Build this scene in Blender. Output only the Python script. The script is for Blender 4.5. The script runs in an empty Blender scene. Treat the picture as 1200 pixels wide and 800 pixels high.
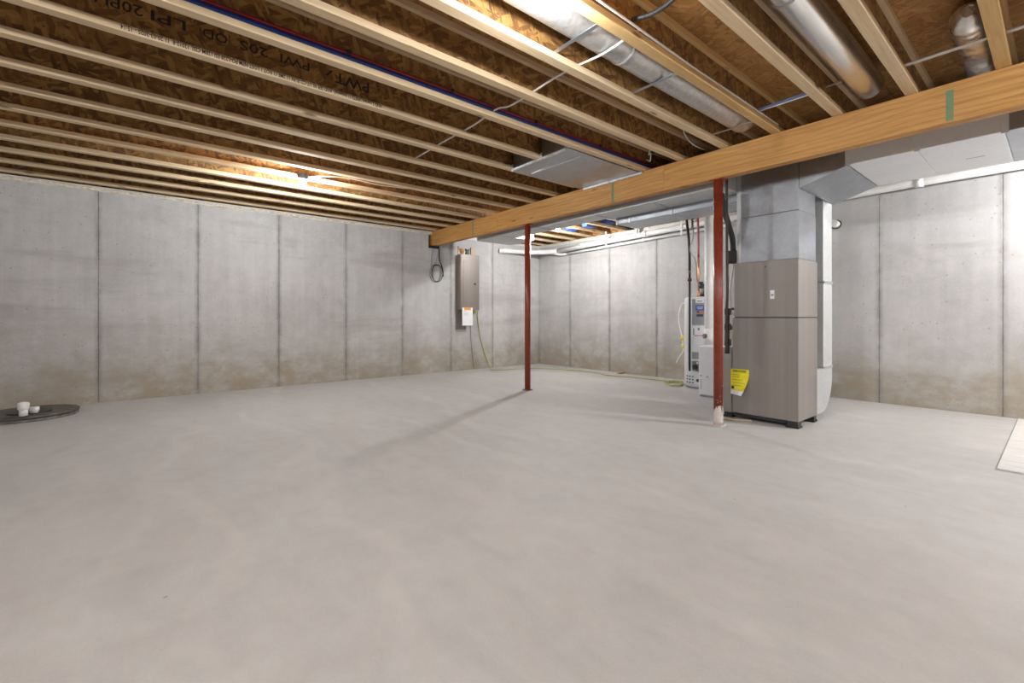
import bpy, bmesh, math, random
from mathutils import Vector, Matrix
random.seed(7)
C = bpy.context.scene.collection
PI = math.pi

# ------------------------------------------------------------------ camera, world, exposure
CAM_H = 0.954
YAW = math.atan2(645.0, 533.3)
cam_d = bpy.data.cameras.new('camera')
cam_d.sensor_width = 36.0
cam_d.lens = 36.0 * 533.3 / 1200.0
cam_d.shift_y = -29.0 / 1200.0
cam_d.clip_start = 0.02
cam = bpy.data.objects.new('camera', cam_d)
cam.location = (0, 0, CAM_H)
cam.rotation_euler = (PI / 2, 0, YAW)
C.objects.link(cam)
bpy.context.scene.camera = cam

world = bpy.data.worlds.new('world')
bpy.context.scene.world = world
world.use_nodes = True
world.node_tree.nodes['Background'].inputs[0].default_value = (0.05, 0.05, 0.05, 1)
world.node_tree.nodes['Background'].inputs[1].default_value = 1.0

vs = bpy.context.scene.view_settings
vs.view_transform = 'Standard'
vs.look = 'None'
vs.gamma = 1.0
vs.use_curve_mapping = False
vs.exposure = 2.2

BULB_STRENGTH = 800.0
BULB_COLOR = (0.965, 0.985, 1.005, 1)

# a pixel of the 1200x800 photo to a point: on the floor (z), or on a plane x=const / y=const
SA, CA = math.sin(YAW), math.cos(YAW)
def ray(px, py):
    r = (px - 600) / 533.3; u = (371 - py) / 533.3
    return Vector((r * CA - SA, r * SA + CA, u))
def on_z(px, py, z):
    d = ray(px, py); t = (z - CAM_H) / d.z
    return Vector((d.x * t, d.y * t, z))
def on_y(px, py, y):
    d = ray(px, py); t = y / d.y
    return Vector((d.x * t, y, CAM_H + d.z * t))
def on_x(px, py, x):
    d = ray(px, py); t = x / d.x
    return Vector((x, d.y * t, CAM_H + d.z * t))

# ------------------------------------------------------------------ material helpers
class NT:
    def __init__(s, name):
        s.m = bpy.data.materials.new(name); s.m.use_nodes = True
        s.t = s.m.node_tree; s.n = s.t.nodes; s.l = s.t.links
        s.b = s.n['Principled BSDF']
    def node(s, typ, **kw):
        nd = s.n.new(typ)
        for k, v in kw.items(): setattr(nd, k, v)
        return nd
    def link(s, a, b): s.l.new(a, b)
    def coords(s, rnd=False):
        tc = s.node('ShaderNodeTexCoord')
        if not rnd: return tc.outputs['Object']
        oi = s.node('ShaderNodeObjectInfo')
        mul = s.node('ShaderNodeVectorMath', operation='SCALE'); mul.inputs[0].default_value = (37.1, 91.7, 53.3)
        s.link(oi.outputs['Random'], mul.inputs['Scale'])
        ad = s.node('ShaderNodeVectorMath', operation='ADD')
        s.link(tc.outputs['Object'], ad.inputs[0]); s.link(mul.outputs[0], ad.inputs[1])
        return ad.outputs[0]
    def mapping(s, v, scale=(1, 1, 1), rot=(0, 0, 0), loc=(0, 0, 0)):
        mp = s.node('ShaderNodeMapping')
        mp.inputs['Scale'].default_value = scale; mp.inputs['Rotation'].default_value = rot; mp.inputs['Location'].default_value = loc
        s.link(v, mp.inputs[0]); return mp.outputs[0]
    def noise(s, v, scale, detail=4, rough=0.55, dist=0.0):
        nd = s.node('ShaderNodeTexNoise')
        nd.inputs['Scale'].default_value = scale; nd.inputs['Detail'].default_value = detail
        nd.inputs['Roughness'].default_value = rough; nd.inputs['Distortion'].default_value = dist
        s.link(v, nd.inputs['Vector']); return nd.outputs['Fac']
    def voro(s, v, scale, feature='F1', out='Distance', rand=1.0):
        nd = s.node('ShaderNodeTexVoronoi', feature=feature)
        nd.inputs['Scale'].default_value = scale; nd.inputs['Randomness'].default_value = rand
        s.link(v, nd.inputs['Vector']); return nd.outputs[out]
    def ramp(s, f, stops):
        nd = s.node('ShaderNodeValToRGB'); e = nd.color_ramp.elements
        while len(e) < len(stops): e.new(0.5)
        for q, (p, c) in zip(e, stops):
            q.position = p
            q.color = (c, c, c, 1) if isinstance(c, (int, float)) else (*c, 1)
        s.link(f, nd.inputs[0]); return nd.outputs[0]
    def mix(s, f, a, b, blend='MIX'):
        nd = s.node('ShaderNodeMix', data_type='RGBA', blend_type=blend)
        for sock, v in ((nd.inputs[0], f), (nd.inputs[6], a), (nd.inputs[7], b)):
            if isinstance(v, (int, float)): sock.default_value = v
            elif isinstance(v, tuple): sock.default_value = (*v, 1)
            else: s.link(v, sock)
        return nd.outputs[2]
    def math(s, op, a, b=None, c=None):
        nd = s.node('ShaderNodeMath', operation=op)
        for i, v in enumerate((a, b, c)):
            if v is None: continue
            if isinstance(v, (int, float)): nd.inputs[i].default_value = v
            else: s.link(v, nd.inputs[i])
        return nd.outputs[0]
    def sep(s, v):
        nd = s.node('ShaderNodeSeparateXYZ'); s.link(v, nd.inputs[0]); return nd.outputs
    def bump(s, h, strength=0.3, dist=0.01):
        nd = s.node('ShaderNodeBump'); nd.inputs['Strength'].default_value = strength; nd.inputs['Distance'].default_value = dist
        s.link(h, nd.inputs['Height']); s.link(nd.outputs[0], s.b.inputs['Normal'])
    def color(s, c):
        if isinstance(c, tuple): s.b.inputs['Base Color'].default_value = (*c, 1)
        else: s.link(c, s.b.inputs['Base Color'])
    def rough(s, r):
        if isinstance(r, (int, float)): s.b.inputs['Roughness'].default_value = r
        else: s.link(r, s.b.inputs['Roughness'])

M = {}
def plain(name, col, rough=0.5, metal=0.0, var=0.06, scale=14):
    t = NT(name); v = t.coords(True)
    n = t.noise(v, scale, 4)
    dark = tuple(c * (1 - var * 2) for c in col); lite = tuple(min(1, c * (1 + var)) for c in col)
    t.color(t.ramp(n, [(0.3, dark), (0.7, lite)])); t.rough(rough); t.b.inputs['Metallic'].default_value = metal
    M[name] = t.m; return t.m

def concrete_wall(name, axis, off, pitch):
    t = NT(name); v = t.coords()
    xyz = t.sep(v)
    big = t.noise(v, 1.1, 5, 0.6)
    mid = t.noise(v, 6.0, 6, 0.65)
    col = t.ramp(big, [(0.3, (0.385, 0.37, 0.36)), (0.5, (0.475, 0.462, 0.452)), (0.7, (0.54, 0.53, 0.522))])
    col = t.mix(0.32, col, t.ramp(mid, [(0.3, (0.33, 0.32, 0.31)), (0.7, (0.56, 0.55, 0.54))]))
    fine = t.noise(v, 70, 3, 0.6)
    col = t.mix(0.12, col, t.ramp(fine, [(0.3, (0.2, 0.2, 0.2)), (0.7, (0.6, 0.6, 0.6))]))
    # vertical trowel / pour streaks
    st = t.noise(t.mapping(v, (1, 1, 0.06) if axis == 'y' else (1, 1, 0.06)), 14, 3, 0.5)
    col = t.mix(0.10, col, t.ramp(st, [(0.35, (0.25, 0.24, 0.23)), (0.7, (0.62, 0.61, 0.6))]))
    # horizontal pour line stains
    hl = t.noise(t.mapping(v, (0.5, 0.5, 3.2), loc=(3.1, 1.7, 0.2)), 1.0, 4, 0.6)
    col = t.mix(t.ramp(hl, [(0.56, 0.0), (0.70, 0.55)]), col, (0.31, 0.285, 0.26))
    # tan damp stain rising from the slab
    wob = t.noise(t.mapping(v, (1.6, 1.6, 1.2)), 1.6, 5, 0.65)
    zz = t.math('ADD', xyz[2], t.math('MULTIPLY', t.math('SUBTRACT', wob, 0.5), 0.75))
    mot = t.noise(t.mapping(v, (1, 1, 1.5)), 4.5, 6, 0.7)
    mm = t.ramp(mot, [(0.36, 0.25), (0.62, 1.0)])
    col = t.mix(t.math('MULTIPLY', t.ramp(zz, [(0.12, 0.85), (0.5, 0.0)]), mm), col, (0.31, 0.25, 0.165))
    col = t.mix(t.math('MULTIPLY', t.ramp(zz, [(0.35, 0.55), (1.0, 0.0)]), t.ramp(mot, [(0.42, 0.15), (0.62, 1.0)])), col, (0.325, 0.285, 0.225))
    # soft dark blotches with shapes of their own
    bl = t.noise(t.mapping(v, (0.9, 0.9, 1.3), loc=(4.2, 8.1, 0.4)), 1.7, 6, 0.68)
    col = t.mix(t.ramp(bl, [(0.58, 0.0), (0.74, 0.5)]), col, (0.29, 0.275, 0.26))
    # darkened concrete along the form joints
    u = xyz[1] if axis == 'y' else xyz[0]
    fr = t.math('FRACT', t.math('ADD', t.math('DIVIDE', t.math('SUBTRACT', u, off), pitch), 100.5))
    d = t.math('MULTIPLY', t.math('ABSOLUTE', t.math('SUBTRACT', fr, 0.5)), pitch)
    jn = t.noise(t.mapping(v, (1, 1, 0.7)), 5, 4, 0.7)
    jm = t.math('MULTIPLY', t.ramp(d, [(0.0, 1.0), (0.045, 0.0)]), t.ramp(jn, [(0.33, 0.05), (0.66, 0.85)]))
    col = t.mix(jm, col, (0.19, 0.175, 0.16))
    # bug holes
    bh = t.voro(v, 13, rand=1.0)
    bm_ = t.noise(v, 3.0, 2)
    hole = t.math('MULTIPLY', t.math('LESS_THAN', bh, 0.105), t.math('GREATER_THAN', bm_, 0.47))
    col = t.mix(t.math('MULTIPLY', hole, 0.42), col, (0.16, 0.15, 0.14))
    t.color(col); t.rough(0.85)
    h = t.math('SUBTRACT', t.math('ADD', t.math('MULTIPLY', mid, 0.6), t.math('MULTIPLY', fine, 0.25)), hole)
    t.bump(h, 0.25, 0.006)
    M[name] = t.m
concrete_wall('wall_concrete_left', 'y', -0.32, 0.914)
concrete_wall('wall_concrete_back', 'x', -5.96, 0.933)

def floor_mat():
    t = NT('floor_concrete'); v = t.coords()
    a = t.noise(v, 0.55, 6, 0.6, 0.6)
    b = t.noise(t.mapping(v, (1, 2.2, 1), rot=(0, 0, 0.6)), 1.6, 7, 0.62, 1.4)
    c = t.noise(v, 9, 6, 0.65)
    f = t.noise(v, 120, 2, 0.6)
    col = t.ramp(a, [(0.3, (0.43, 0.423, 0.41)), (0.52, (0.488, 0.48, 0.467)), (0.72, (0.532, 0.526, 0.513))])
    col = t.mix(0.30, col, t.ramp(b, [(0.32, (0.355, 0.347, 0.338)), (0.5, (0.5, 0.48, 0.46)), (0.68, (0.6, 0.59, 0.573))]))
    col = t.mix(0.14, col, t.ramp(c, [(0.3, (0.33, 0.305, 0.29)), (0.7, (0.63, 0.61, 0.59))]))
    col = t.mix(0.05, col, t.ramp(f, [(0.3, (0.2, 0.18, 0.17)), (0.7, (0.8, 0.78, 0.76))]))
    # faint chalky trowel swirls
    w = t.node('ShaderNodeTexWave', wave_type='RINGS'); w.inputs['Scale'].default_value = 0.55; w.inputs['Distortion'].default_value = 9
    w.inputs['Detail'].default_value = 5; w.inputs['Detail Scale'].default_value = 1.3
    t.link(v, w.inputs['Vector'])
    sw = t.math('MULTIPLY', t.ramp(w.outputs['Fac'], [(0.82, 0.0), (1.0, 0.22)]), t.ramp(a, [(0.4, 0.0), (0.6, 1.0)]))
    col = t.mix(sw, col, (0.66, 0.625, 0.60))
    sp = t.math('LESS_THAN', t.voro(v, 3.1), 0.022)
    col = t.mix(t.math('MULTIPLY', sp, 0.5), col, (0.2, 0.17, 0.15))
    t.color(col)
    t.rough(t.ramp(b, [(0.3, 0.55), (0.7, 0.72)]))
    t.b.inputs['Specular IOR Level'].default_value = 0.35
    t.bump(t.math('ADD', c, t.math('MULTIPLY', f, 0.2)), 0.10, 0.006)
    M['floor'] = t.m
floor_mat()

def osb(name, plane, gain=1.0, dark=(0.035, 0.015, 0.005), lo=(0.12, 0.055, 0.02), mid=(0.215, 0.11, 0.042), hi=(0.42, 0.26, 0.12)):
    t = NT(name); v = t.coords(True)
    x = t.sep(v); cb = t.node('ShaderNodeCombineXYZ')
    a, b, c = {'yz': (1, 2, 0), 'xy': (1, 0, 2), 'xz': (0, 2, 1)}[plane]
    t.link(x[a], cb.inputs[0]); t.link(x[b], cb.inputs[1])
    pv = cb.outputs[0]
    wn = t.node('ShaderNodeTexNoise'); wn.inputs['Scale'].default_value = 5.0; t.link(pv, wn.inputs['Vector'])
    off = t.node('ShaderNodeVectorMath', operation='SCALE'); off.inputs['Scale'].default_value = 0.05; t.link(wn.outputs['Color'], off.inputs[0])
    ad = t.node('ShaderNodeVectorMath', operation='ADD'); t.link(pv, ad.inputs[0]); t.link(off.outputs[0], ad.inputs[1])
    pv = ad.outputs[0]
    def layer(rot, sc, loc):
        m1 = t.mapping(pv, (1, 1, 1), rot=(0, 0, rot))
        m2 = t.mapping(m1, sc, loc=loc)
        cell = t.voro(m2, 1.0, out='Color'); dist = t.voro(m2, 1.0, out='Distance')
        g = t.noise(t.mapping(m1, (6, 160, 1)), 1.0, 3, 0.6)
        s = t.sep(cell)
        val = t.math('ADD', t.math('MULTIPLY', s[0], 0.75), t.math('MULTIPLY', g, 0.35))
        return val, s[1], dist
    v1, k1, d1 = layer(0.25, (9, 38, 1), (0, 0, 0))
    v2, k2, d2 = layer(-0.5, (11, 46, 1), (3.3, 1.2, 0))
    v3, k3, d3 = layer(1.25, (13, 50, 1), (7.3, 5.2, 0))
    val = t.node('ShaderNodeMix', data_type='FLOAT'); t.link(t.math('GREATER_THAN', k2, 0.52), val.inputs[0]); t.link(v1, val.inputs[2]); t.link(v2, val.inputs[3])
    va2 = t.node('ShaderNodeMix', data_type='FLOAT'); t.link(t.math('GREATER_THAN', k3, 0.66), va2.inputs[0]); t.link(val.outputs[0], va2.inputs[2]); t.link(v3, va2.inputs[3])
    f = va2.outputs[0]
    g = lambda c: (c[0] * gain, c[1] * gain * 0.96, c[2] * gain * 0.72)
    col = t.ramp(f, [(0.08, g(dark)), (0.32, g(lo)), (0.62, g(mid)), (1.0, g(hi))])
    blot = t.noise(pv, 2.2, 4, 0.6)
    col = t.mix(0.22, col, t.ramp(blot, [(0.35, g(dark)), (0.65, g(mid))]))
    t.color(col); t.rough(0.62)
    t.bump(f, 0.35, 0.003)
    M[name] = t.m
osb('osb_web', 'yz', 1.35, dark=(0.05, 0.024, 0.009), hi=(0.36, 0.21, 0.09))
osb('osb_subfloor', 'xy', 1.75, dark=(0.12, 0.055, 0.019), lo=(0.165, 0.08, 0.028), mid=(0.215, 0.11, 0.04), hi=(0.29, 0.165, 0.07))
osb('osb_rim', 'xz', 1.9, dark=(0.10, 0.045, 0.015))

def wood(name, axis, dark, mid, lite, ring=9.0, rough=0.6, knots=True, stretch=0.035):
    t = NT(name); v = t.coords(True)
    sc = {'x': (stretch, 1, 1), 'y': (1, stretch, 1), 'z': (1, 1, stretch)}[axis]
    m = t.mapping(v, sc)
    g = t.noise(m, ring * 6, 5, 0.6, 0.8)
    g2 = t.noise(m, ring * 22, 3, 0.6)
    big = t.noise(t.mapping(v, tuple(0.6 if q == 1 else 0.35 for q in sc)), 3.0, 4)
    col = t.ramp(g, [(0.28, dark), (0.5, mid), (0.72, lite)])
    col = t.mix(0.25, col, t.ramp(g2, [(0.3, dark), (0.7, lite)]))
    col = t.mix(0.25, col, t.ramp(big, [(0.3, dark), (0.7, lite)]), 'MIX')
    if name == 'beam_wood':
        w = t.node('ShaderNodeTexWave', wave_type='BANDS', bands_direction='Z'); w.inputs['Scale'].default_value = 9; w.inputs['Distortion'].default_value = 14; w.inputs['Detail'].default_value = 3; w.inputs['Detail Scale'].default_value = 0.7
        t.link(t.mapping(v, (0.16, 1, 1)), w.inputs['Vector'])
        col = t.mix(t.ramp(w.outputs['Fac'], [(0.55, 0.0), (0.95, 0.38)]), col, (0.30, 0.13, 0.035))
    if knots:
        ksc = {'x': (2.2, 9, 9), 'y': (9, 2.2, 9), 'z': (9, 9, 2.2)}[axis]
        k = t.voro(t.mapping(v, ksc), 1.0)
        col = t.mix(t.ramp(k, [(0.06, 0.8), (0.13, 0.0)]), col, (0.14, 0.065, 0.022))
    t.color(col); t.rough(rough); t.bump(g, 0.12, 0.003)
    M[name] = t.m
wood('flange_wood', 'y', (0.50, 0.35, 0.195), (0.66, 0.49, 0.30), (0.76, 0.60, 0.40), rough=0.82)
wood('flange_yellow', 'y', (0.46, 0.275, 0.10), (0.60, 0.385, 0.16), (0.68, 0.47, 0.22), rough=0.82)
wood('beam_wood', 'x', (0.35, 0.155, 0.035), (0.52, 0.26, 0.068), (0.64, 0.36, 0.115), ring=5, stretch=0.06)
wood('sill_wood', 'y', (0.48, 0.43, 0.36), (0.62, 0.58, 0.51), (0.72, 0.69, 0.63))
wood('block_wood', 'z', (0.45, 0.28, 0.14), (0.6, 0.42, 0.25), (0.7, 0.55, 0.36))
wood('scrap_wood', 'x', (0.35, 0.22, 0.12), (0.5, 0.36, 0.22), (0.6, 0.5, 0.38))

def galv(name, col=(0.62, 0.64, 0.65), rough=0.38, metal=0.9, spangle=0.12):
    t = NT(name); v = t.coords(True)
    c = t.sep(t.voro(v, 42, out='Color'))[0]
    n = t.noise(v, 3.0, 4)
    cc = t.ramp(c, [(0.0, tuple(q * (1 - spangle) for q in col)), (1.0, tuple(min(1, q * (1 + spangle)) for q in col))])
    cc = t.mix(0.3, cc, t.ramp(n, [(0.3, tuple(q * 0.85 for q in col)), (0.7, tuple(min(1, q * 1.1) for q in col))]))
    t.color(cc); t.b.inputs['Metallic'].default_value = metal
    t.rough(t.ramp(t.noise(v, 7, 3), [(0.3, rough - 0.08), (0.7, rough + 0.08)]))
    M[name] = t.m
galv('galvanised', (0.43, 0.45, 0.485), 0.40, 0.95, 0.07)
galv('galvanised_bright', (0.80, 0.82, 0.84), 0.34)
galv('galvanised_matt', (0.60, 0.61, 0.61), 0.55, 0.55, 0.06)
galv('foil', (0.78, 0.76, 0.73), 0.33, 0.9, 0.2)
galv('flex_metal', (0.58, 0.56, 0.54), 0.42, 0.75, 0.15)

def smooth_metal(name, col, rough):
    t = NT(name); n = t.noise(t.coords(), 4, 3)
    t.color(t.ramp(n, [(0.3, tuple(q * 0.94 for q in col)), (0.7, col)])); t.rough(rough); t.b.inputs['Metallic'].default_value = 0.95
    M[name] = t.m
smooth_metal('smooth_galvanised', (0.80, 0.80, 0.79), 0.26)
galv('sheet_lit', (0.80, 0.81, 0.83), 0.4, 0.25, 0.03)  # paler copy of the duct metal, a bright reflection put into its colour
def brushed(name, col):
    t = NT(name); v = t.coords()
    n = t.noise(t.mapping(v, (5, 5, 0.05)), 2.0, 3)
    t.color(t.ramp(n, [(0.3, tuple(q * 0.88 for q in col)), (0.7, tuple(q * 1.1 for q in col))]))
    t.rough(0.42); t.b.inputs['Metallic'].default_value = 0.35
    M[name] = t.m
brushed('furnace_grey', (0.30, 0.272, 0.255))
brushed('panel_grey', (0.25, 0.213, 0.19))

plain('red_paint', (0.24, 0.036, 0.014), 0.32, var=0.12, scale=20)
plain('pvc_white', (0.80, 0.79, 0.77), 0.35, var=0.03)
plain('pvc_grey', (0.62, 0.60, 0.57), 0.4, var=0.05)
plain('black_rubber', (0.018, 0.018, 0.018), 0.6)
plain('black_iron', (0.03, 0.028, 0.027), 0.5)
plain('brown_pipe', (0.055, 0.035, 0.022), 0.5)
plain('black_plastic', (0.025, 0.027, 0.028), 0.45)
plain('grey_cable', (0.32, 0.31, 0.30), 0.5)
plain('white_cable', (0.78, 0.76, 0.73), 0.45, var=0.03)
plain('green_cable', (0.40, 0.42, 0.14), 0.5)
plain('tan_tube', (0.55, 0.45, 0.28), 0.5)
plain('pex_blue', (0.008, 0.045, 0.26), 0.35)
plain('pex_red', (0.30, 0.016, 0.03), 0.35)
plain('copper', (0.75, 0.36, 0.18), 0.35, metal=0.6)
plain('yellow_print', (0.85, 0.74, 0.02), 0.5, var=0.02)
plain('yellow_tape', (0.80, 0.66, 0.06), 0.5)
plain('white_paper', (0.82, 0.82, 0.83), 0.6, var=0.02)
plain('orange_paper', (0.85, 0.38, 0.06), 0.6)
plain('ink', (0.02, 0.02, 0.03), 0.6)
plain('ink_brown', (0.018, 0.012, 0.01), 0.7)
plain('ink_grey', (0.28, 0.28, 0.30), 0.6)
plain('blue_print', (0.03, 0.13, 0.42), 0.45)
plain('navy_print', (0.05, 0.05, 0.11), 0.5)
plain('red_print', (0.5, 0.16, 0.13), 0.5)
plain('tank_white', (0.66, 0.67, 0.70), 0.35, var=0.03)
plain('tank_grey', (0.29, 0.30, 0.32), 0.4, var=0.04)
plain('appliance_white', (0.76, 0.77, 0.82), 0.35, var=0.02)
plain('green_mark', (0.16, 0.24, 0.13), 0.7)
plain('green_dot', (0.45, 0.5, 0.1), 0.5)
plain('box_blue', (0.05, 0.07, 0.11), 0.5)
plain('porcelain', (0.75, 0.74, 0.72), 0.3)
plain('foam', (0.66, 0.60, 0.48), 0.8, var=0.15, scale=30)
plain('insulation_blue', (0.05, 0.12, 0.42), 0.7)
plain('lid_grey', (0.12, 0.108, 0.095), 0.65, var=0.25, scale=12)
plain('rim_grey', (0.20, 0.185, 0.165), 0.7, var=0.3, scale=18)
plain('dark_gap', (0.02, 0.016, 0.013), 0.9)
plain('splash', (0.62, 0.56, 0.53), 0.8)
plain('blue_metal', (0.10, 0.19, 0.42), 0.4)
plain('orange_wire', (0.70, 0.25, 0.06), 0.5)
plain('conduit_grey', (0.36, 0.40, 0.47), 0.35, metal=0.4)

def board_mat():
    t = NT('board_white'); v = t.coords()
    w = t.noise(t.mapping(v, (2.0, 26, 1)), 1.6, 5, 0.6, 0.5)
    t.color(t.ramp(w, [(0.3, (0.50, 0.48, 0.455)), (0.6, (0.70, 0.685, 0.66))]))
    t.rough(0.6); t.bump(w, 0.4, 0.01); M['board_white'] = t.m
board_mat()

def bulb_mat(name, k):
    t = NT(name)
    t.b.inputs['Base Color'].default_value = (0.9, 0.9, 0.9, 1)
    t.b.inputs['Emission Color'].default_value = BULB_COLOR
    t.b.inputs['Emission Strength'].default_value = BULB_STRENGTH * k
    M[name] = t.m

# ------------------------------------------------------------------ mesh helpers
def new(): return bmesh.new()
def box(bm, x0, x1, y0, y1, z0, z1, bev=0.0, seg=1):
    r = bmesh.ops.create_cube(bm, size=1.0)
    vs_ = r['verts']
    for v in vs_:
        v.co = Vector(((x0 + x1) / 2 + v.co.x * (x1 - x0), (y0 + y1) / 2 + v.co.y * (y1 - y0), (z0 + z1) / 2 + v.co.z * (z1 - z0)))
    if bev > 0:
        ed = {e for v in vs_ for e in v.link_edges}
        bmesh.ops.bevel(bm, geom=list(ed), offset=bev, segments=seg, affect='EDGES', profile=0.5)
    return bm
def smooth_path(pts, n=8):
    P = [Vector(p) for p in pts]
    if len(P) < 3: return P
    out = []
    for i in range(len(P) - 1):
        p0 = P[max(i - 1, 0)]; p1 = P[i]; p2 = P[i + 1]; p3 = P[min(i + 2, len(P) - 1)]
        for k in range(n):
            t = k / n
            out.append(0.5 * ((2 * p1) + (p2 - p0) * t + (2 * p0 - 5 * p1 + 4 * p2 - p3) * t * t + (3 * p1 - p0 - 3 * p2 + p3) * t ** 3))
    out.append(P[-1]); return out
def tube(bm, pts, r, seg=10, smooth=True, n=6, radii=None):
    P = smooth_path(pts, n) if smooth else [Vector(p) for p in pts]
    m = len(P); rings = []
    tan = [(P[min(i + 1, m - 1)] - P[max(i - 1, 0)]).normalized() for i in range(m)]
    up = Vector((0, 0, 1)) if abs(tan[0].z) < 0.9 else Vector((1, 0, 0))
    nrm = (up - tan[0] * up.dot(tan[0])).normalized()
    for i in range(m):
        nrm = (nrm - tan[i] * nrm.dot(tan[i])).normalized()
        bi = tan[i].cross(nrm)
        rr = radii[i] if radii else r
        rings.append([bm.verts.new(P[i] + (nrm * math.cos(a) + bi * math.sin(a)) * rr) for a in [2 * PI * k / seg for k in range(seg)]])
    for i in range(m - 1):
        for k in range(seg):
            f = bm.faces.new((rings[i][k], rings[i][(k + 1) % seg], rings[i + 1][(k + 1) % seg], rings[i + 1][k])); f.smooth = True
    bm.faces.new(rings[0][::-1]); bm.faces.new(rings[-1])
    return bm
def lathe(bm, prof, seg=32, c=(0, 0, 0), smooth=True):
    rings = []
    for r, z in prof:
        rings.append([bm.verts.new((c[0] + r * math.cos(2 * PI * k / seg), c[1] + r * math.sin(2 * PI * k / seg), c[2] + z)) for k in range(seg)])
    for i in range(len(rings) - 1):
        for k in range(seg):
            f = bm.faces.new((rings[i][k], rings[i][(k + 1) % seg], rings[i + 1][(k + 1) % seg], rings[i + 1][k])); f.smooth = smooth
    bm.faces.new(rings[0][::-1]); bm.faces.new(rings[-1])
    return bm
def prism(bm, poly, axis, a, b):
    """extrude a 2-D polygon along an axis; poly in the other two axes in order"""
    def P(u, v, w): return {'x': (w, u, v), 'y': (u, w, v), 'z': (u, v, w)}[axis]
    A = [bm.verts.new(P(u, v, a)) for u, v in poly]; B = [bm.verts.new(P(u, v, b)) for u, v in poly]
    n = len(poly)
    bm.faces.new(A); bm.faces.new(B[::-1])
    for k in range(n): bm.faces.new((A[k], B[k], B[(k + 1) % n], A[(k + 1) % n]))
    bmesh.ops.recalc_face_normals(bm, faces=bm.faces)
    return bm
def curved_patch(bm, c, R, a0, a1, z0, z1, th=0.0015, n=6):
    """a thin curved sticker on a vertical cylinder, angles in degrees"""
    inn, out = [], []
    for k in range(n + 1):
        a = math.radians(a0 + (a1 - a0) * k / n)
        for L, rr in ((inn, R), (out, R + th)):
            L.append((bm.verts.new((c[0] + rr * math.cos(a), c[1] + rr * math.sin(a), z0)), bm.verts.new((c[0] + rr * math.cos(a), c[1] + rr * math.sin(a), z1))))
    for k in range(n):
        bm.faces.new((out[k][0], out[k + 1][0], out[k + 1][1], out[k][1]))
        bm.faces.new((inn[k][0], inn[k][1], inn[k + 1][1], inn[k + 1][0]))
        bm.faces.new((inn[k][1], out[k][1], out[k + 1][1], inn[k + 1][1]))
        bm.faces.new((inn[k][0], inn[k + 1][0], out[k + 1][0], out[k][0]))
    for k in (0, n): bm.faces.new((inn[k][0], out[k][0], out[k][1], inn[k][1]))
    bmesh.ops.recalc_face_normals(bm, faces=bm.faces)
    return bm
def wloc(o):
    v = Vector(o.location)
    while o.parent: o = o.parent; v = v + Vector(o.location)
    return v
def obj(name, bm, mat, parent=None, loc=None, label=None):
    """one mesh object; geometry is given in world coordinates"""
    base = wloc(parent) if parent else Vector((0, 0, 0))
    l = Vector(loc) if loc is not None else (Vector((0, 0, 0)) if parent is None else base)
    if loc is None and parent is not None: l = base
    bmesh.ops.translate(bm, verts=bm.verts, vec=-l)
    me = bpy.data.meshes.new(name); bm.to_mesh(me); bm.free()
    me.materials.append(M[mat])
    o = bpy.data.objects.new(name, me); C.objects.link(o)
    if parent: o.parent = parent
    o.location = l - base if parent else l
    if label: o['label'] = label
    return o
def tag(o, label, cat, group=None):
    o['label'] = label; o['category'] = cat
    if group: o['group'] = group
    return o
def thing(name, loc, label, cat, group=None):
    o = bpy.data.objects.new(name, None); o.empty_display_size = 0.1
    C.objects.link(o); o.location = loc
    return tag(o, label, cat, group)
def struct(name, bm, mat):
    o = obj(name, bm, mat); o['kind'] = 'structure'; return o
def text_mesh(name, body, size, mat, parent, origin, xdir, ydir, width=None, spacing=1.0, bold=0.0):
    cu = bpy.data.curves.new(name, 'FONT'); cu.body = body; cu.size = size; cu.space_character = spacing
    cu.offset = bold; cu.resolution_u = 2; cu.extrude = 0.0003
    tmp = bpy.data.objects.new(name + '_tmp', cu); C.objects.link(tmp)
    dg = bpy.context.evaluated_depsgraph_get()
    me = bpy.data.meshes.new_from_object(tmp.evaluated_get(dg))
    bpy.data.objects.remove(tmp); bpy.data.curves.remove(cu)
    xs = [v.co.x for v in me.vertices]
    k = 1.0
    if width and xs: k = width / (max(xs) - min(xs))
    X = Vector(xdir).normalized(); Y = Vector(ydir).normalized(); Z = X.cross(Y)
    o0 = Vector(origin) - wloc(parent)
    for v in me.vertices:
        v.co = o0 + X * (v.co.x * k) + Y * v.co.y + Z * v.co.z
    me.materials.clear(); me.materials.append(M[mat]); me.name = name
    o = bpy.data.objects.new(name, me); C.objects.link(o); o.parent = parent
    return o

# ------------------------------------------------------------------ the room
XA, YB = -6.82, 6.36          # inner faces of the left and the back wall
XR, YF = 4.6, -4.2            # right wall and the wall behind the viewer
WT = 2.345                    # top of the concrete
JB = 2.40                     # underside of the joists
JH = 0.241                    # joist depth

struct('floor', box(new(), XA - 0.3, XR + 0.3, YF - 0.3, YB + 0.3, -0.12, 0.0), 'floor')

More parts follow.
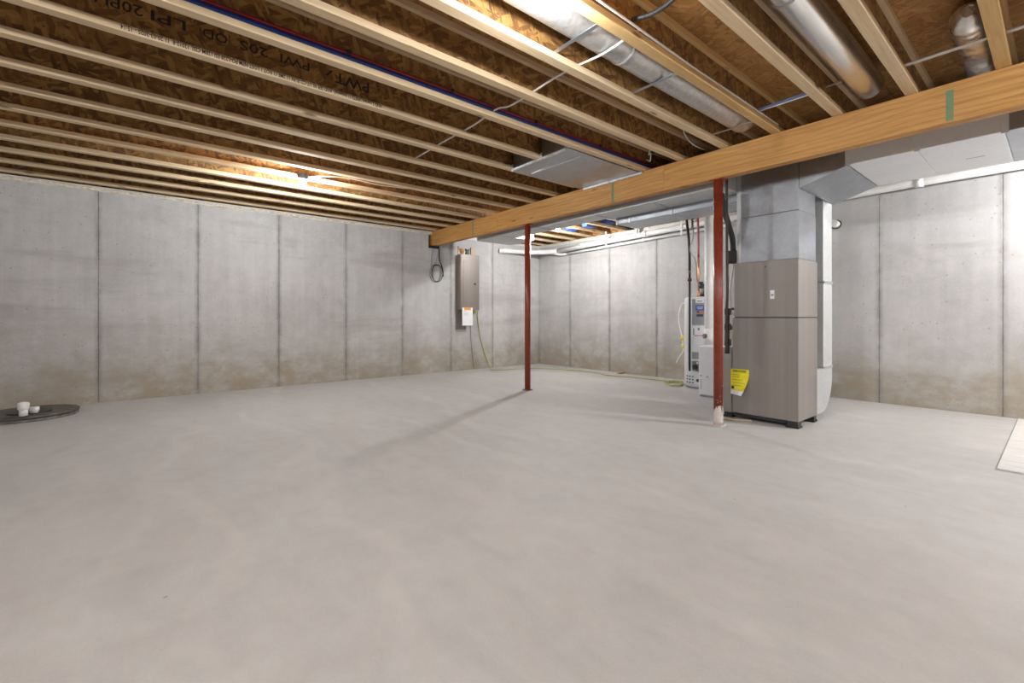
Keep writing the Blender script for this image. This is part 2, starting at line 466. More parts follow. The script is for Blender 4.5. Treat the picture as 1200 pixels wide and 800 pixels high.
# left wall: cast in form panels, joints recessed; a pocket is left for the beam end
bm = box(new(), XA - 0.28, XA - 0.022, YF - 0.28, 3.81, -0.1, WT)
box(bm, XA - 0.28, XA - 0.022, 4.0, YB + 0.28, -0.1, WT); box(bm, XA - 0.28, XA - 0.022, 3.81, 4.0, -0.1, 2.115); box(bm, XA - 0.28, XA - 0.2, 3.81, 4.0, 2.115, WT)
wl = struct('wall_left', bm, 'wall_concrete_left')
ys = [-0.32 + 0.914 * k for k in range(-4, 8)]
edges = [YF] + [y for y in ys if YF + 0.1 < y < YB - 0.1] + [YB]
POCK = (3.81, 4.0, 2.115)
for a, b in zip(edges[:-1], edges[1:]):
    bm = new(); g = 0.0012
    if a < POCK[0] and b > POCK[0]:
        zp = POCK[2]; yb = min(b - g, POCK[1])
        prism(bm, [(a + g, -0.05), (b - g, -0.05), (b - g, WT if b > POCK[1] else zp)] + ([(POCK[1], WT), (POCK[1], zp)] if b > POCK[1] else []) + [(POCK[0], zp), (POCK[0], WT), (a + g, WT)], 'x', XA - 0.03, XA)
    else:
        box(bm, XA - 0.03, XA, a + g, b - g, -0.05, WT, 0.0025)
    obj('wall_panel', bm, 'wall_concrete_left', wl)

wb = struct('wall_back', box(new(), XA - 0.02, XR + 0.28, YB + 0.022, YB + 0.28, -0.1, WT), 'wall_concrete_back')
xs = [-5.96 + 0.933 * k for k in range(0, 12)]
edges = [XA] + [x for x in xs if x < XR - 0.1] + [XR]
for a, b in zip(edges[:-1], edges[1:]):
    obj('wall_panel', box(new(), a + 0.0012, b - 0.0012, YB, YB + 0.03, -0.05, WT, 0.0025), 'wall_concrete_back', wb)
wr = struct('wall_right', box(new(), XR, XR + 0.28, YF - 0.28, YB, -0.1, WT), 'wall_concrete_left')
wf = struct('wall_front', box(new(), XA, XR, YF - 0.28, YF, -0.1, WT), 'wall_concrete_back')

# sills and rim boards on top of the walls
o = struct('trim_1', box(new(), XA - 0.2, XA - 0.002, YF - 0.2, YB + 0.2, WT, JB - 0.002), 'sill_wood')
o = struct('trim_2', box(new(), XA, XR, YB + 0.003, YB + 0.2, WT, JB - 0.002), 'sill_wood')
o = struct('trim_3', box(new(), XA - 0.10, XA - 0.06, YF - 0.05, YB + 0.05, JB, JB + JH), 'osb_web')
o = struct('trim_4', box(new(), XA, XR, YB + 0.10, YB + 0.14, JB, JB + JH), 'osb_rim')
o = struct('trim_5', box(new(), XR, XR + 0.2, YF - 0.2, YB, WT, JB + JH), 'sill_wood')
o = struct('trim_6', box(new(), XA, XR, YF - 0.2, YF, WT, JB + JH), 'sill_wood')

# subfloor in 4 x 8 ft sheets
ce = struct('ceiling', box(new(), XA - 0.3, XR + 0.3, YF - 0.3, YB + 0.3, JB + JH + 0.02, JB + JH + 0.05), 'dark_gap')
sx, sy = 2.438, 1.219
i = 0
y = YF - 0.1
while y < YB + 0.1:
    x = XA - 0.1 - (sx / 2 if i % 2 else 0)
    while x < XR + 0.1:
        a, b = max(x, XA - 0.1), min(x + sx, XR + 0.1)
        if b - a > 0.05:
            obj('subfloor_sheet', box(new(), a + 0.0015, b - 0.0015, y + 0.0015, min(y + sy, YB + 0.15) - 0.0015, JB + JH, JB + JH + 0.019), 'osb_subfloor', ce)
        x += sx
    y += sy; i += 1

# ------------------------------------------------------------------ I-joists
FW, FH, WW = 0.0635, 0.038, 0.0105
J0, JP = -0.25, 0.4064
def joist_x(k): return J0 - JP * k           # left edge of flange k
def make_joist(y0, y1, mat):
    fl = bpy.data.meshes.new('bottom_flange'); bm = box(new(), -FW / 2, FW / 2, y0, y1, 0, FH, 0.002); bm.to_mesh(fl); bm.free(); fl.materials.append(M[mat])
    tf = bpy.data.meshes.new('top_flange'); bm = box(new(), -FW / 2, FW / 2, y0, y1, JH - FH, JH, 0.002); bm.to_mesh(tf); bm.free(); tf.materials.append(M[mat])
    wb_ = bpy.data.meshes.new('web'); bm = box(new(), -WW / 2, WW / 2, y0, y1, FH, JH - FH); bm.to_mesh(wb_); bm.free(); wb_.materials.append(M['osb_web'])
    return fl, tf, wb_
jm_pale = make_joist(YF + 0.01, YB + 0.095, 'flange_wood')
jm_yel = make_joist(YF + 0.01, YB + 0.095, 'flange_yellow')
jm_cut = make_joist(YF + 0.01, 3.79, 'flange_wood')
JL = {
    0: ('yellowish wooden I-joist beside the short crinkled foil duct', 'flange_yellow'),
    1: ('pale wooden I-joist between the shiny round duct and the crinkled foil duct', None),
    2: ('pale wooden I-joist between the shiny round duct and the black cable', None),
    3: ('yellowish wooden I-joist along the grey ribbed duct with a bare bulb under it', 'flange_yellow'),
    4: ('pale wooden I-joist beside the grey ribbed duct, web lit by the bare bulb', None),
    5: ('pale wooden I-joist next to the one carrying blue and red pipes, away from the wall', None),
    6: ('pale wooden I-joist with blue and red plastic pipes lying on its flange', None),
    7: ('wooden I-joist with black lettering printed along its flange and web', None),
    8: ('wooden I-joist ending short of the beam beside the sheet metal pan', None),
    12: ('wooden I-joist carrying the round box of a bare bulb beside the left wall', None),
    16: ('wooden I-joist resting on the sill along the top of the left wall', None),
}
joists = {}
for k in range(-11, 17):
    xc = joist_x(k) + FW / 2
    if k in JL: lab, mt = JL[k]; grp = None
    else:
        mt = None
        if k > 12: lab, grp = 'plain wooden I-joist between the bulb joist and the one on the left wall sill', 'plain joists towards the left wall'
        elif k > 8: lab, grp = 'plain wooden I-joist between the sheet metal pan and the bulb joist', 'plain joists beside the metal pan'
        else: lab, grp = 'plain wooden I-joist over the floor panel side of the basement', 'plain joists towards the right wall'
    ms = jm_cut if k == 8 else (jm_yel if mt == 'flange_yellow' else jm_pale)
    r = thing('i_joist', (xc, 0, JB), lab, 'joist', grp)
    parts = {}
    for nm, me in zip(('bottom_flange', 'top_flange', 'web'), ms):
        o = bpy.data.objects.new(nm, me); C.objects.link(o); o.parent = r; parts[nm] = o
    joists[k] = (r, parts)

# print on joist 7: flange stamp and web lettering, both upside down
xf = joist_x(7) + FW + 0.0004
text_mesh('printed_stamp', 'AND 2 (series) UNITS 11 (imperial)  AND SER 90 1/7-CD RUN 11 2ME 11 ROT 1 LOST NPM PO-L228 ESI 12BM CEIL 12012-8  11 20-03-2025 - 15:14',
          0.034, 'ink', joists[7][1]['bottom_flange'], (xf, 1.325, JB + 0.033), (0, -1, 0), (0, 0, -1), width=1.385, bold=0.0006)
xw = joist_x(7) + FW / 2 + WW / 2 + 0.0004
for body, y, w, s in (('PWT', 1.25, 0.23, 0.10), ('/', 1.0, 0.05, 0.06), ('PWI', 0.86, 0.17, 0.075), ('20S', 0.62, 0.15, 0.075), ('OD', 0.41, 0.12, 0.075), ('LPI', 0.22, 0.15, 0.075), ('20PLUS', 0.03, 0.27, 0.075)):
    text_mesh('printed_letters', body, s, 'ink_brown', joists[7][1]['web'], (xw, y, JB + FH + 0.13), (0, -1, 0), (0, 0, -1), width=w, bold=0.0012 if body == 'PWT' else 0.0006)

# ------------------------------------------------------------------ beam
YBM0, YBM1 = 3.88, 3.972
ZB0 = 2.155
bt = thing('support_beam', (-3.0, YBM0, ZB0), 'long laminated timber beam carrying the joists on red posts', 'beam')
cuts = [XA - 0.12, -5.03, -2.42, 1.6, XR - 0.02]
for a, b in zip(cuts[:-1], cuts[1:]):
    obj('board', box(new(), a + 0.001, b - 0.001, YBM0, YBM0 + 0.0445, ZB0, JB - 0.002, 0.002), 'beam_wood', bt)
for j in range(1, 2):
    y0 = YBM0 + 0.0475 * j
    for a, b in ((XA - 0.12, -3.6 + 0.5 * j), (-3.6 + 0.5 * j, XR - 0.02)):
        obj('board', box(new(), a + 0.001, b - 0.001, y0, y0 + 0.0445, ZB0, JB - 0.002, 0.002), 'beam_wood', bt)
for x, w, z0, z1 in ((-5.61, 0.028, ZB0 + 0.004, JB - 0.01), (-3.025, 0.03, ZB0 + 0.004, JB - 0.03), (-0.444, 0.035, ZB0 + 0.012, JB - 0.045)):
    obj('green_mark', box(new(), x - w / 2, x + w / 2, YBM0 - 0.0007, YBM0 + 0.0004, z0, z1), 'green_mark', bt, label='green spray paint stripe')

# ------------------------------------------------------------------ red posts
def column(x, y, label, drips):
    t = thing('support_post', (x, y, 0), label, 'post')
    obj('shaft', lathe(new(), [(0.038, 0.012), (0.038, ZB0 - 0.012)], 28, (x, y, 0)), 'red_paint', t)
    obj('cap_plate', box(new(), x - 0.058, x + 0.058, y - 0.046, y + 0.046, ZB0 - 0.012, ZB0 - 0.001, 0.001), 'red_paint', t)
    obj('base_plate', box(new(), x - 0.048, x + 0.048, y - 0.048, y + 0.048, 0.0005, 0.012, 0.001), 'splash' if drips else 'rim_grey', t)
    if drips:
        bm = lathe(new(), [(0.0392, 0.012), (0.0395, 0.05), (0.0392, 0.115), (0.0383, 0.14)], 28, (x, y, 0))
        rr = random.Random(3)
        for v in bm.verts:
            if v.co.z > 0.1: v.co.z += rr.uniform(-0.05, 0.05)
        obj('concrete_splash', bm, 'splash', t, label='pale concrete splash at the foot')
        for q in range(26):
            a = math.radians(rr.uniform(-180, 60)); z = 0.15 + rr.random() ** 2 * 0.22
            bm = new(); bmesh.ops.create_icosphere(bm, subdivisions=1, radius=rr.uniform(0.003, 0.007))
            for v in bm.verts: v.co = Vector((x + 0.038 * math.cos(a), y + 0.038 * math.sin(a), z)) + Vector((v.co.x * 0.6, v.co.y * 0.6, v.co.z))
            obj('splatter', bm, 'splash', t)
        for q in (0, 1, 2):
            a = math.radians(-118); z = 1.98 - 0.07 * q
            obj('paint_chip', curved_patch(new(), (x, y), 0.038, -140, -128, z - 0.03, z + 0.012 * (q + 1) * 0.8), 'splash', t)
    return t
column(-4.43, 3.926, 'slim dark red steel post under the beam near the breaker panel', False)
column(-1.918, 3.926, 'red steel post with pale concrete splashes in front of the furnace', True)

# ------------------------------------------------------------------ bare bulbs
def bulb(x, y, zc, label, side=None, grp=None, watt=1.0):
    top = JB - 0.001
    t = thing('bare_bulb', (x, y, zc), label, 'light bulb', grp)
    zb = zc + 0.088 if side else top
    z0 = zb - (0.055 if side else 0.035)
    obj('junction_box', lathe(new(), [(0.046, z0), (0.052, z0 + 0.006), (0.052, zb)], 8, (x, y, 0), False), 'box_blue', t)
    obj('socket', lathe(new(), [(0.02, zc + 0.034), (0.024, zc + 0.05), (0.03, max(z0, zc + 0.052))], 20, (x, y, 0)), 'porcelain', t)
    if side:
        x1 = side
        obj('bracket', box(new(), min(x, x1), max(x, x1), y - 0.02, y + 0.02, zb - 0.02, zb - 0.004), 'galvanised', t)
    prof = []
    for a in range(0, 11):
        th = PI * a / 11.0
        prof.append((max(0.001, 0.03 * math.sin(th)), zc - 0.03 * math.cos(th) if a < 8 else zc - 0.03 * math.cos(th)))
    prof[-1] = (0.015, zc + 0.036)
    bulb_mat('bulb_glow_%d' % round(watt * 100), watt)
    obj('glass', lathe(new(), prof, 14, (x, y, 0)), 'bulb_glow_%d' % round(watt * 100), t, label='glowing white bulb glass')
bulb(-1.42, 1.42, 2.315, 'bare glowing bulb under the joist beside the grey ribbed duct', watt=0.28)
bulb(-5.0, 1.33, 2.335, 'bare glowing bulb on a blue-black box between left wall joists', side=joist_x(12) + FW, watt=0.7)
bulb(-5.03, 5.09, 2.318, 'bare glowing bulb behind the beam near the white drain pipes', side=joist_x(12) + FW, watt=0.85)
bulb(1.1, 5.5, 2.315, 'added out-of-view glowing bulb between the wide duct and the back wall', watt=2.1)  # added out of view to brighten the right part of the back wall
bulb(2.15, 1.42, 2.315, 'added out-of-view glowing bulb over the right side of the open floor', watt=1.85)  # unseen bulb, added so the open floor gets bright enough
bulb(-1.42, -2.0, 2.315, 'added out-of-view glowing bulb over the open floor towards the front wall', watt=1.05)  # another unseen bulb, added to lift the brightness of the floor

# ------------------------------------------------------------------ furnace
FX0, FX1, FY0, FY1 = -1.98, -1.424, 4.328, 4.79
fu = thing('furnace', (-1.7, 4.57, 0), 'tall taupe metal furnace cabinet under galvanised ducts', 'furnace')
obj('lower_cabinet', box(new(), FX0, FX1, FY0, FY1, 0.058, 0.944, 0.004), 'furnace_grey', fu)
obj('upper_cabinet', box(new(), FX0 + 0.015, FX1, FY0, FY1, 0.950, 1.453, 0.004), 'furnace_grey', fu)
obj('seam', box(new(), FX0 + 0.02, FX1 - 0.006, FY0 + 0.006, FY1 - 0.006, 0.943, 0.951), 'dark_gap', fu)
obj('side_box', box(new(), FX0 - 0.098, FX0 - 0.003, FY0 + 0.01, FY1 - 0.05, 0.05, 0.66, 0.004), 'furnace_grey', fu)
obj('side_box_door', box(new(), FX0 - 0.092, FX0 - 0.01, FY0 + 0.004, FY0 + 0.012, 0.07, 0.64, 0.002), 'furnace_grey', fu)
for x0, x1, y0, y1 in ((FX1 - 0.10, FX1 + 0.001, FY0 - 0.001, FY0 + 0.09), (FX1 - 0.08, FX1 + 0.001, FY1 - 0.08, FY1), (FX0 - 0.095, FX0 - 0.01, FY0 + 0.012, FY0 + 0.09), (FX0, FX0 + 0.08, FY1 - 0.08, FY1)):
    bm = box(new(), x0, x1, y0, y1, 0.0005, 0.018, 0.002); box(bm, x0 + 0.01, x1 - 0.006, y0 + 0.006, y1 - 0.01, 0.018, 0.058)
    obj('foot', bm, 'black_plastic', fu)
obj('base_rail', box(new(), FX0, FX1 - 0.1, FY0 + 0.012, FY0 + 0.03, 0.03, 0.058), 'black_plastic', fu)
# wide pressed panel lines on the side
for px in (874, 894, 912):
    p0 = on_y(px, 400, FY0)
    obj('pressed_line', box(new(), p0.x - 0.0015, p0.x + 0.0015, FY0 - 0.0006, FY0 + 0.001, 0.075, 0.93), 'furnace_grey', fu)
p0, p1 = on_y(902.5, 340, FY0), on_y(907.5, 350, FY0)
stk = obj('sticker', box(new(), p0.x, p1.x, FY0 - 0.0012, FY0 + 0.0005, p1.z, p0.z), 'white_paper', fu, label='small white sticker')
obj('print', box(new(), p0.x + 0.006, p1.x - 0.006, FY0 - 0.0018, FY0 - 0.0011, (p0.z + p1.z) / 2 - 0.012, (p0.z + p1.z) / 2 + 0.004), 'ink_grey', stk)
obj('screw', lathe(new(), [(0.004, 0), (0.004, 0.01)], 8, (on_y(897, 313, FY0).x, FY0, on_y(897, 313, FY0).z)), 'ink', fu)
# yellow efficiency tag, its lower right corner curling off
def tag_pt(u, v):   # u across 0..1, v down 0..1
    x = -1.992 + 0.165 * u; z = 0.466 - 0.235 * v
    lift = 0.003 + 0.05 * max(0, u * 0.6 + v - 0.7) ** 2 * 2
    x -= 0.06 * max(0, v - 0.3) ** 1.3 * u
    return Vector((x, FY0 - lift, z))
def tag_strip(v0, v1, u0=0, u1=1, off=0.0):
    bm = new(); n, m_ = 8, 6; g = {}
    for i_ in range(n + 1):
        for j_ in range(m_ + 1):
            p = tag_pt(u0 + (u1 - u0) * i_ / n, v0 + (v1 - v0) * j_ / m_); p.y -= off
            g[i_, j_] = bm.verts.new(p)
    for i_ in range(n):
        for j_ in range(m_): bm.faces.new((g[i_, j_], g[i_, j_ + 1], g[i_ + 1, j_ + 1], g[i_ + 1, j_]))
    return bm
yt = obj('efficiency_tag', tag_strip(0, 0.84), 'yellow_print', fu, label='yellow paper tag with a curled corner')
obj('tag_foot', tag_strip(0.84, 1.0), 'white_paper', yt)
text_mesh('tag_heading', 'ENERGYGUIDE', 0.03, 'ink', yt, tag_pt(0.12, 0.12) + Vector((0, -0.004, 0)), (1, 0, 0), (0, 0, 1), width=0.12)
for v in (0.22, 0.30, 0.42, 0.54, 0.64):
    obj('tag_line', tag_strip(v, v + 0.012, 0.08, 0.45 + 0.4 * ((v * 37) % 1), 0.0012), 'ink', yt)
obj('tag_block', tag_strip(0.68, 0.79, 0.04, 0.22, 0.0012), 'ink', yt)
# small fittings on the side of the cabinet
for z, r in ((0.85, 0.022), (1.03, 0.012)):
    obj('knob', tube(new(), [(FX0 + 0.016 if z > 0.95 else FX0, FY0 + 0.06, z), (FX0 - 0.03, FY0 + 0.06, z)], r, 12, False), 'black_plastic', fu)
obj('side_port', box(new(), FX0 - 0.03, FX0 + 0.001, FY0 + 0.14, FY0 + 0.24, 0.70, 0.93, 0.004), 'pvc_grey', fu)

# ------------------------------------------------------------------ ducts
def duct_box(parent, name, x0, x1, y0, y1, z0, z1, mat='galvanised', bev=0.003):
    return obj(name, box(new(), x0, x1, y0, y1, z0, z1, bev), mat, parent)
PX0, PX1, PY0, PY1 = -1.945, -1.432, 4.36, 4.775
pl = thing('supply_plenum', (-1.69, 4.58, 1.454), 'galvanised sheet metal plenum rising from the furnace top', 'duct')
duct_box(pl, 'lower_section', PX0, PX1, PY0, PY1, 1.4545, 1.868)
duct_box(pl, 'upper_section', PX0 + 0.003, PX1 - 0.003, PY0 + 0.003, PY1 - 0.003, 1.870, 2.375)
obj('corner_strip', box(new(), PX0 - 0.006, PX0 + 0.03, PY0 - 0.003, PY0 + 0.03, 1.455, 2.37), 'galvanised_matt', pl)

tr = thing('supply_duct', (0.5, 4.75, 2.16), 'wide galvanised duct trunk running right from the plenum behind the beam', 'duct')
bm = prism(new(), [(PX1 + 0.002, 2.052), (-1.09, 2.158), (-1.09, 2.385), (PX1 + 0.002, 2.385)], 'y', PY0, 5.28)
obj('transition', bm, 'galvanised', tr)
secs = [-1.086, -0.67, -0.238, 0.9, 2.1]
TY0, TY1, TZ0, TZ1 = PY0, 5.28, 2.16, 2.385
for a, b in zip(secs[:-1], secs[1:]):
    duct_box(tr, 'section', a, b - 0.002, TY0, TY1, TZ0, TZ1, 'sheet_lit' if a < -0.5 else 'galvanised')  # first sections paler: the reflection on their front is painted in
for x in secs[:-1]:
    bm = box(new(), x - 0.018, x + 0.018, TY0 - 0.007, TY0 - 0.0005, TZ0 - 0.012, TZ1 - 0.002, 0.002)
    obj('cleat', bm, 'sheet_lit', tr)  # cleats take the same painted-in brightness
bm = new()
for x, y in ((-0.42, 4.9), (-0.05, 5.05), (0.35, 4.8)):
    obj('scuff', box(new(), x - 0.05, x + 0.05, y - 0.006, y + 0.006, TZ0 - 0.0008, TZ0 + 0.0005), 'ink_grey', tr)

st = thing('branch_duct', (-4.3, 4.3, 2.17), 'long flat galvanised duct behind the beam towards the left wall', 'duct')
sec2 = [(-5.80, -5.22, 4.76), (-5.217, -4.4, 4.37), (-4.397, -3.45, 4.37), (-3.447, -2.70, 4.44), (-2.697, PX0 - 0.012, 4.44)]
for a, b, y1 in sec2:
    duct_box(st, 'section', a, b, 4.09, y1, 2.13, 2.385, 'galvanised_matt')
for (a, b, y1) in sec2[1:]:
    obj('cleat', box(new(), a - 0.015, a + 0.012, 4.10, y1 - 0.01, 2.125, 2.1295), 'galvanised', st)
rt = thing('return_duct', (-2.7, 4.73, 2.09), 'deeper galvanised duct box behind the flat duct, left of the plenum', 'duct')
for a, b in ((-3.42, -2.68), (-2.678, PX0 - 0.012)):
    duct_box(rt, 'section', a, b, 4.447, 4.85, 2.06, 2.385, 'galvanised')
for x in (-3.40, -3.22, -2.68):
    obj('cleat', box(new(), x - 0.012, x + 0.012, 4.4385, 4.4465, 2.05, 2.128), 'galvanised', rt)

rd = thing('return_riser', (-1.7, 5.05, 0.05), 'tall galvanised return duct with a rounded boot standing behind the furnace', 'duct')
RX0, RX1, RY0, RY1 = -1.94, -1.438, 5.01, 5.26
duct_box(rd, 'riser_lower', RX0, RX1, RY0, RY1, 0.47, 1.28, 'galvanised_matt')
duct_box(rd, 'riser_upper', RX0 + 0.002, RX1 - 0.002, RY0 + 0.002, RY1 - 0.002, 1.283, 2.15, 'galvanised_matt')
prof = [(FY1 + 0.004, 0.055), (FY1 + 0.004, 0.468), (RY1, 0.468), (RY1, 0.40)]
for k in range(1, 9):
    a = PI / 2 * k / 8
    prof.append((RY1 - 0.30 * (1 - math.cos(a)), 0.40 - 0.345 * math.sin(a)))
obj('boot', prism(new(), prof, 'x', RX0, RX1), 'galvanised_matt', rd)
for z in (1.28, 0.47):
    obj('cleat', box(new(), RX1 - 0.001, RX1 + 0.006, RY0, RY1 + 0.003, z - 0.012, z + 0.014), 'galvanised_bright', rd)
obj('top_collar', box(new(), RX0 - 0.004, RX1 - 0.0005, RY0 - 0.004, RY1 + 0.004, 2.125, 2.155), 'galvanised_bright', rd)

# round ducts in the joist bays
def round_duct(name, x, z, R, y0, y1, mat, label, ribs=0.0, pitch=0.03, cap=True, seg=28):
    t = thing(name, (x, (y0 + y1) / 2, z - R), label, 'duct')
    n = int((y1 - y0) / (pitch / 2)) if ribs else 24
    pts, rad = [], []
    for i_ in range(n + 1):
        y_ = y0 + (y1 - y0) * i_ / n
        pts.append((x, y_, z)); rad.append(R + (ribs if i_ % 2 else -ribs) * (0.5 + 0.5 * math.sin(y_ * 3.1)))
    if cap:
        for k in range(1, 7):
            a = PI / 2 * k / 6
            pts.append((x, y1 + R * 0.8 * math.sin(a), z)); rad.append(max(0.004, R * math.cos(a)))
    obj('pipe', tube(new(), pts, R, seg, False, radii=rad), mat, t)
    return t
d1 = round_duct('ribbed_duct', -1.64, 2.538, 0.098, -1.5, 3.76, 'flex_metal', 'grey ribbed round duct in the joist bay beside the bare bulb', 0.0025, 0.03)
for y_ in (0.6, 2.2):
    obj('band', tube(new(), [(-1.64, y_ - 0.01, 2.538), (-1.64, y_ + 0.01, 2.538)], 0.1025, 28, False), 'galvanised_bright', d1)
d2 = round_duct('round_duct', -0.845, 2.535, 0.088, -1.5, 3.86, 'smooth_galvanised', 'smooth shiny round duct in the joist bay above the beam')
for y_ in (0.9, 2.4):
    obj('band', tube(new(), [(-0.845, y_ - 0.012, 2.535), (-0.845, y_ + 0.012, 2.535)], 0.0895, 28, False), 'galvanised', d2)
# crinkled foil duct
t = thing('foil_duct', (-0.36, 3.7, 2.46), 'short crinkled silver foil duct beside the yellowish joist over the beam', 'duct')
rr = random.Random(5)
bm = new(); pts = [(-0.315, 3.34 + 0.02 * i_, 2.545) for i_ in range(44)]
tube(bm, pts, 0.08, 30, False, radii=[0.08 * min(1, 0.35 + 0.25 * i_ ** 0.7) + rr.uniform(-0.004, 0.004) for i_ in range(44)])
for v in bm.verts: v.co += Vector((rr.uniform(-1, 1), rr.uniform(-1, 1), rr.uniform(-1, 1))) * 0.0035
obj('sleeve', bm, 'foil', t)
obj('collar', tube(new(), [(-0.315, 4.19, 2.545), (-0.315, 4.21, 2.545)], 0.088, 24, False), 'galvanised', t)

# sheet metal pan under two joist bays
pn = thing('joist_pan', (-3.08, 3.36, 2.39), 'flat sheet metal pan closing two joist bays in front of the beam', 'duct')
bm = box(new(), -3.462, -2.69, 2.85, 3.868, 2.3925, 2.3965)
bmesh.ops.subdivide_edges(bm, edges=bm.edges[:], cuts=5, use_grid_fill=True)
rr = random.Random(9)
for v in bm.verts: v.co.z += 0.006 * (math.sin(v.co.x * 7 + v.co.y * 5)) * 0.25 - 0.001
obj('sheet', bm, 'galvanised', pn)
obj('sheet_lap', box(new(), -3.40, -2.75, 3.06, 3.075, 2.387, 2.3915), 'galvanised_bright', pn)
obj('front_flange', box(new(), -3.44, -2.72, 2.838, 2.849, 2.382, 2.3995), 'galvanised_bright', pn)
for a, b in ((-3.437, -3.096), (-3.03, -2.69)):
    obj('end_plate', box(new(), a + 0.002, b - 0.002, 2.852, 2.855, 2.4, 2.6), 'galvanised', pn)
for x in (-3.42, -3.015):
    obj('end_tab', box(new(), x - 0.012, x + 0.012, 2.83, 2.837, 2.372, 2.44, 0.002), 'galvanised_bright', pn)
for a, b in ((-3.42, -3.06), (-3.05, -2.65)):
    obj('drive_cleat', box(new(), a, b, 3.855, 3.8785, 2.368, 2.3905, 0.003), 'galvanised_bright', pn)

# ------------------------------------------------------------------ straps, cables and pipes among the joists
def strap(x0, x1, y, z, label, mat='galvanised', w=0.024):
    b = tag(obj('metal_strap', box(new(), x0 + 0.001, x1 - 0.001, y - w / 2, y + w / 2, z - 0.004, z), mat), label, 'strap', 'metal straps between joists')
    return b
fr = lambda k: joist_x(k) + FW
strap(fr(4) - 0.026, joist_x(3) + 0.026, 1.81, 2.4385 + 0.0, 'metal strap under the grey ribbed duct next to the bare bulb')
strap(fr(4) - 0.026, joist_x(3) + 0.026, 2.54, 2.4385, 'metal strap under the middle of the grey ribbed duct')
strap(fr(4) - 0.026, joist_x(3) + 0.026, 3.62, 2.4385, 'metal strap under the beam end of the grey ribbed duct')
t = strap(fr(3) - 0.026, joist_x(2) + 0.026, 3.53, 2.478, 'blue and white strap between the joists above the beam', 'blue_metal', 0.035)
b = obj('white_edge', box(new(), fr(3) - 0.024, joist_x(2) + 0.024, 3.548, 3.556, 2.470, 2.48), 'pvc_white', t)
strap(fr(2) - 0.026, fr(2) + 0.10, 3.62, 2.52, 'short metal strap beside the shiny round duct', 'galvanised_bright')
strap(fr(1) - 0.026, joist_x(0) + 0.026, 3.53, 2.452, 'grey strap crossing below the crinkled foil duct', 'galvanised_matt', 0.035)
strap(fr(0) - 0.026, joist_x(-1) + 0.026, 3.53, 2.452, 'grey strap beyond the yellowish joist, away from the foil duct', 'galvanised_matt', 0.035)

def cable(name, pts, r, mat, label, cat='cable', grp=None, seg=8, n=6):
    return tag(obj(name, tube(new(), pts, r, seg, True, n), mat), label, cat, grp)
cable('electric_cable', [(-1.405, 2.02, 2.447), (-1.45, 2.02, 2.445), (-1.64, 2.02, 2.428), (-1.85, 2.02, 2.445), (-2.05, 2.02, 2.447), (-2.45, 2.03, 2.437), (-2.6, 2.0, 2.447), (-2.9, 2.02, 2.44), (-3.3, 2.02, 2.444), (-3.7, 2.02, 2.44), (-4.0, 2.03, 2.446)], 0.0065, 'white_cable', 'white electric cable threaded across the joists through their webs')
xj = fr(3) + 0.004
cable('electric_cable', [(xj, 0.3, 2.452), (xj + 0.01, 1.2, 2.448), (xj + 0.005, 1.9, 2.446), (xj - 0.01, 2.6, 2.448), (xj - 0.008, 3.2, 2.448), (xj - 0.012, 3.86, 2.450)], 0.0065, 'white_cable', 'white electric cable lying along the yellowish joist by the ribbed duct')
cable('black_cable', [(joist_x(3) + 0.052, 1.98, 2.49), (-1.31, 2.0, 2.475), (-1.2, 2.0, 2.485), (-1.10, 1.97, 2.515), (-1.052, 1.94, 2.55)], 0.012, 'black_rubber', 'thick black cable bridging two joists left of the shiny duct')
cable('electric_cable', [(-5.0, 1.39, 2.41), (-4.93, 1.55, 2.43), (-4.9, 1.8, 2.446), (-4.88, 2.1, 2.43), (-4.85, 2.5, 2.45)], 0.006, 'white_cable', 'white electric cable leaving the bulb box near the left wall')
cable('electric_cable', [(-2.29, 3.45, 2.443), (-2.31, 3.5, 2.45), (-2.40, 3.6, 2.43), (-2.42, 3.66, 2.46), (-2.45, 3.70, 2.41), (-2.5, 3.74, 2.435), (-2.56, 3.8, 2.47)], 0.005, 'white_cable', 'thin white cable drooping beside the blue and red pipes at the beam')
cable('electric_cable', [(-1.86, 3.25, 2.50), (-1.92, 3.35, 2.47), (-1.99, 3.5, 2.46), (-2.03, 3.7, 2.44), (-2.06, 3.95, 2.46)], 0.005, 'white_cable', 'thin white cable curling in the dark bay left of the ribbed duct')

xp = joist_x(6) + FW / 2 + WW / 2
bp = tag(obj('water_pipe', tube(new(), [(xp + 0.016, -2.2, JB + FH + 0.0145), (xp + 0.016, 5.9, JB + FH + 0.0145)], 0.014, 12, False), 'pex_blue'), 'blue plastic water pipe lying on a joist flange', 'pipe')
rp = tag(obj('water_pipe', tube(new(), [(xp + 0.0125, -2.2, JB + FH + 0.041), (xp + 0.0125, 5.9, JB + FH + 0.041)], 0.011, 12, False), 'pex_red'), 'dark red plastic water pipe clipped above the blue pipe', 'pipe')
for q, y_ in enumerate((-0.5, 0.13, 0.95, 1.65, 2.42, 3.2)):
    c_ = obj('pipe_clip', box(new(), xp + 0.001, xp + 0.034, y_ - 0.011, y_ + 0.011, JB + FH + 0.027, JB + FH + 0.056, 0.003), 'black_plastic')
    tag(c_, 'small black clip fastening the red and blue pipes to the joist', 'clip', 'pipe clips along the joist')

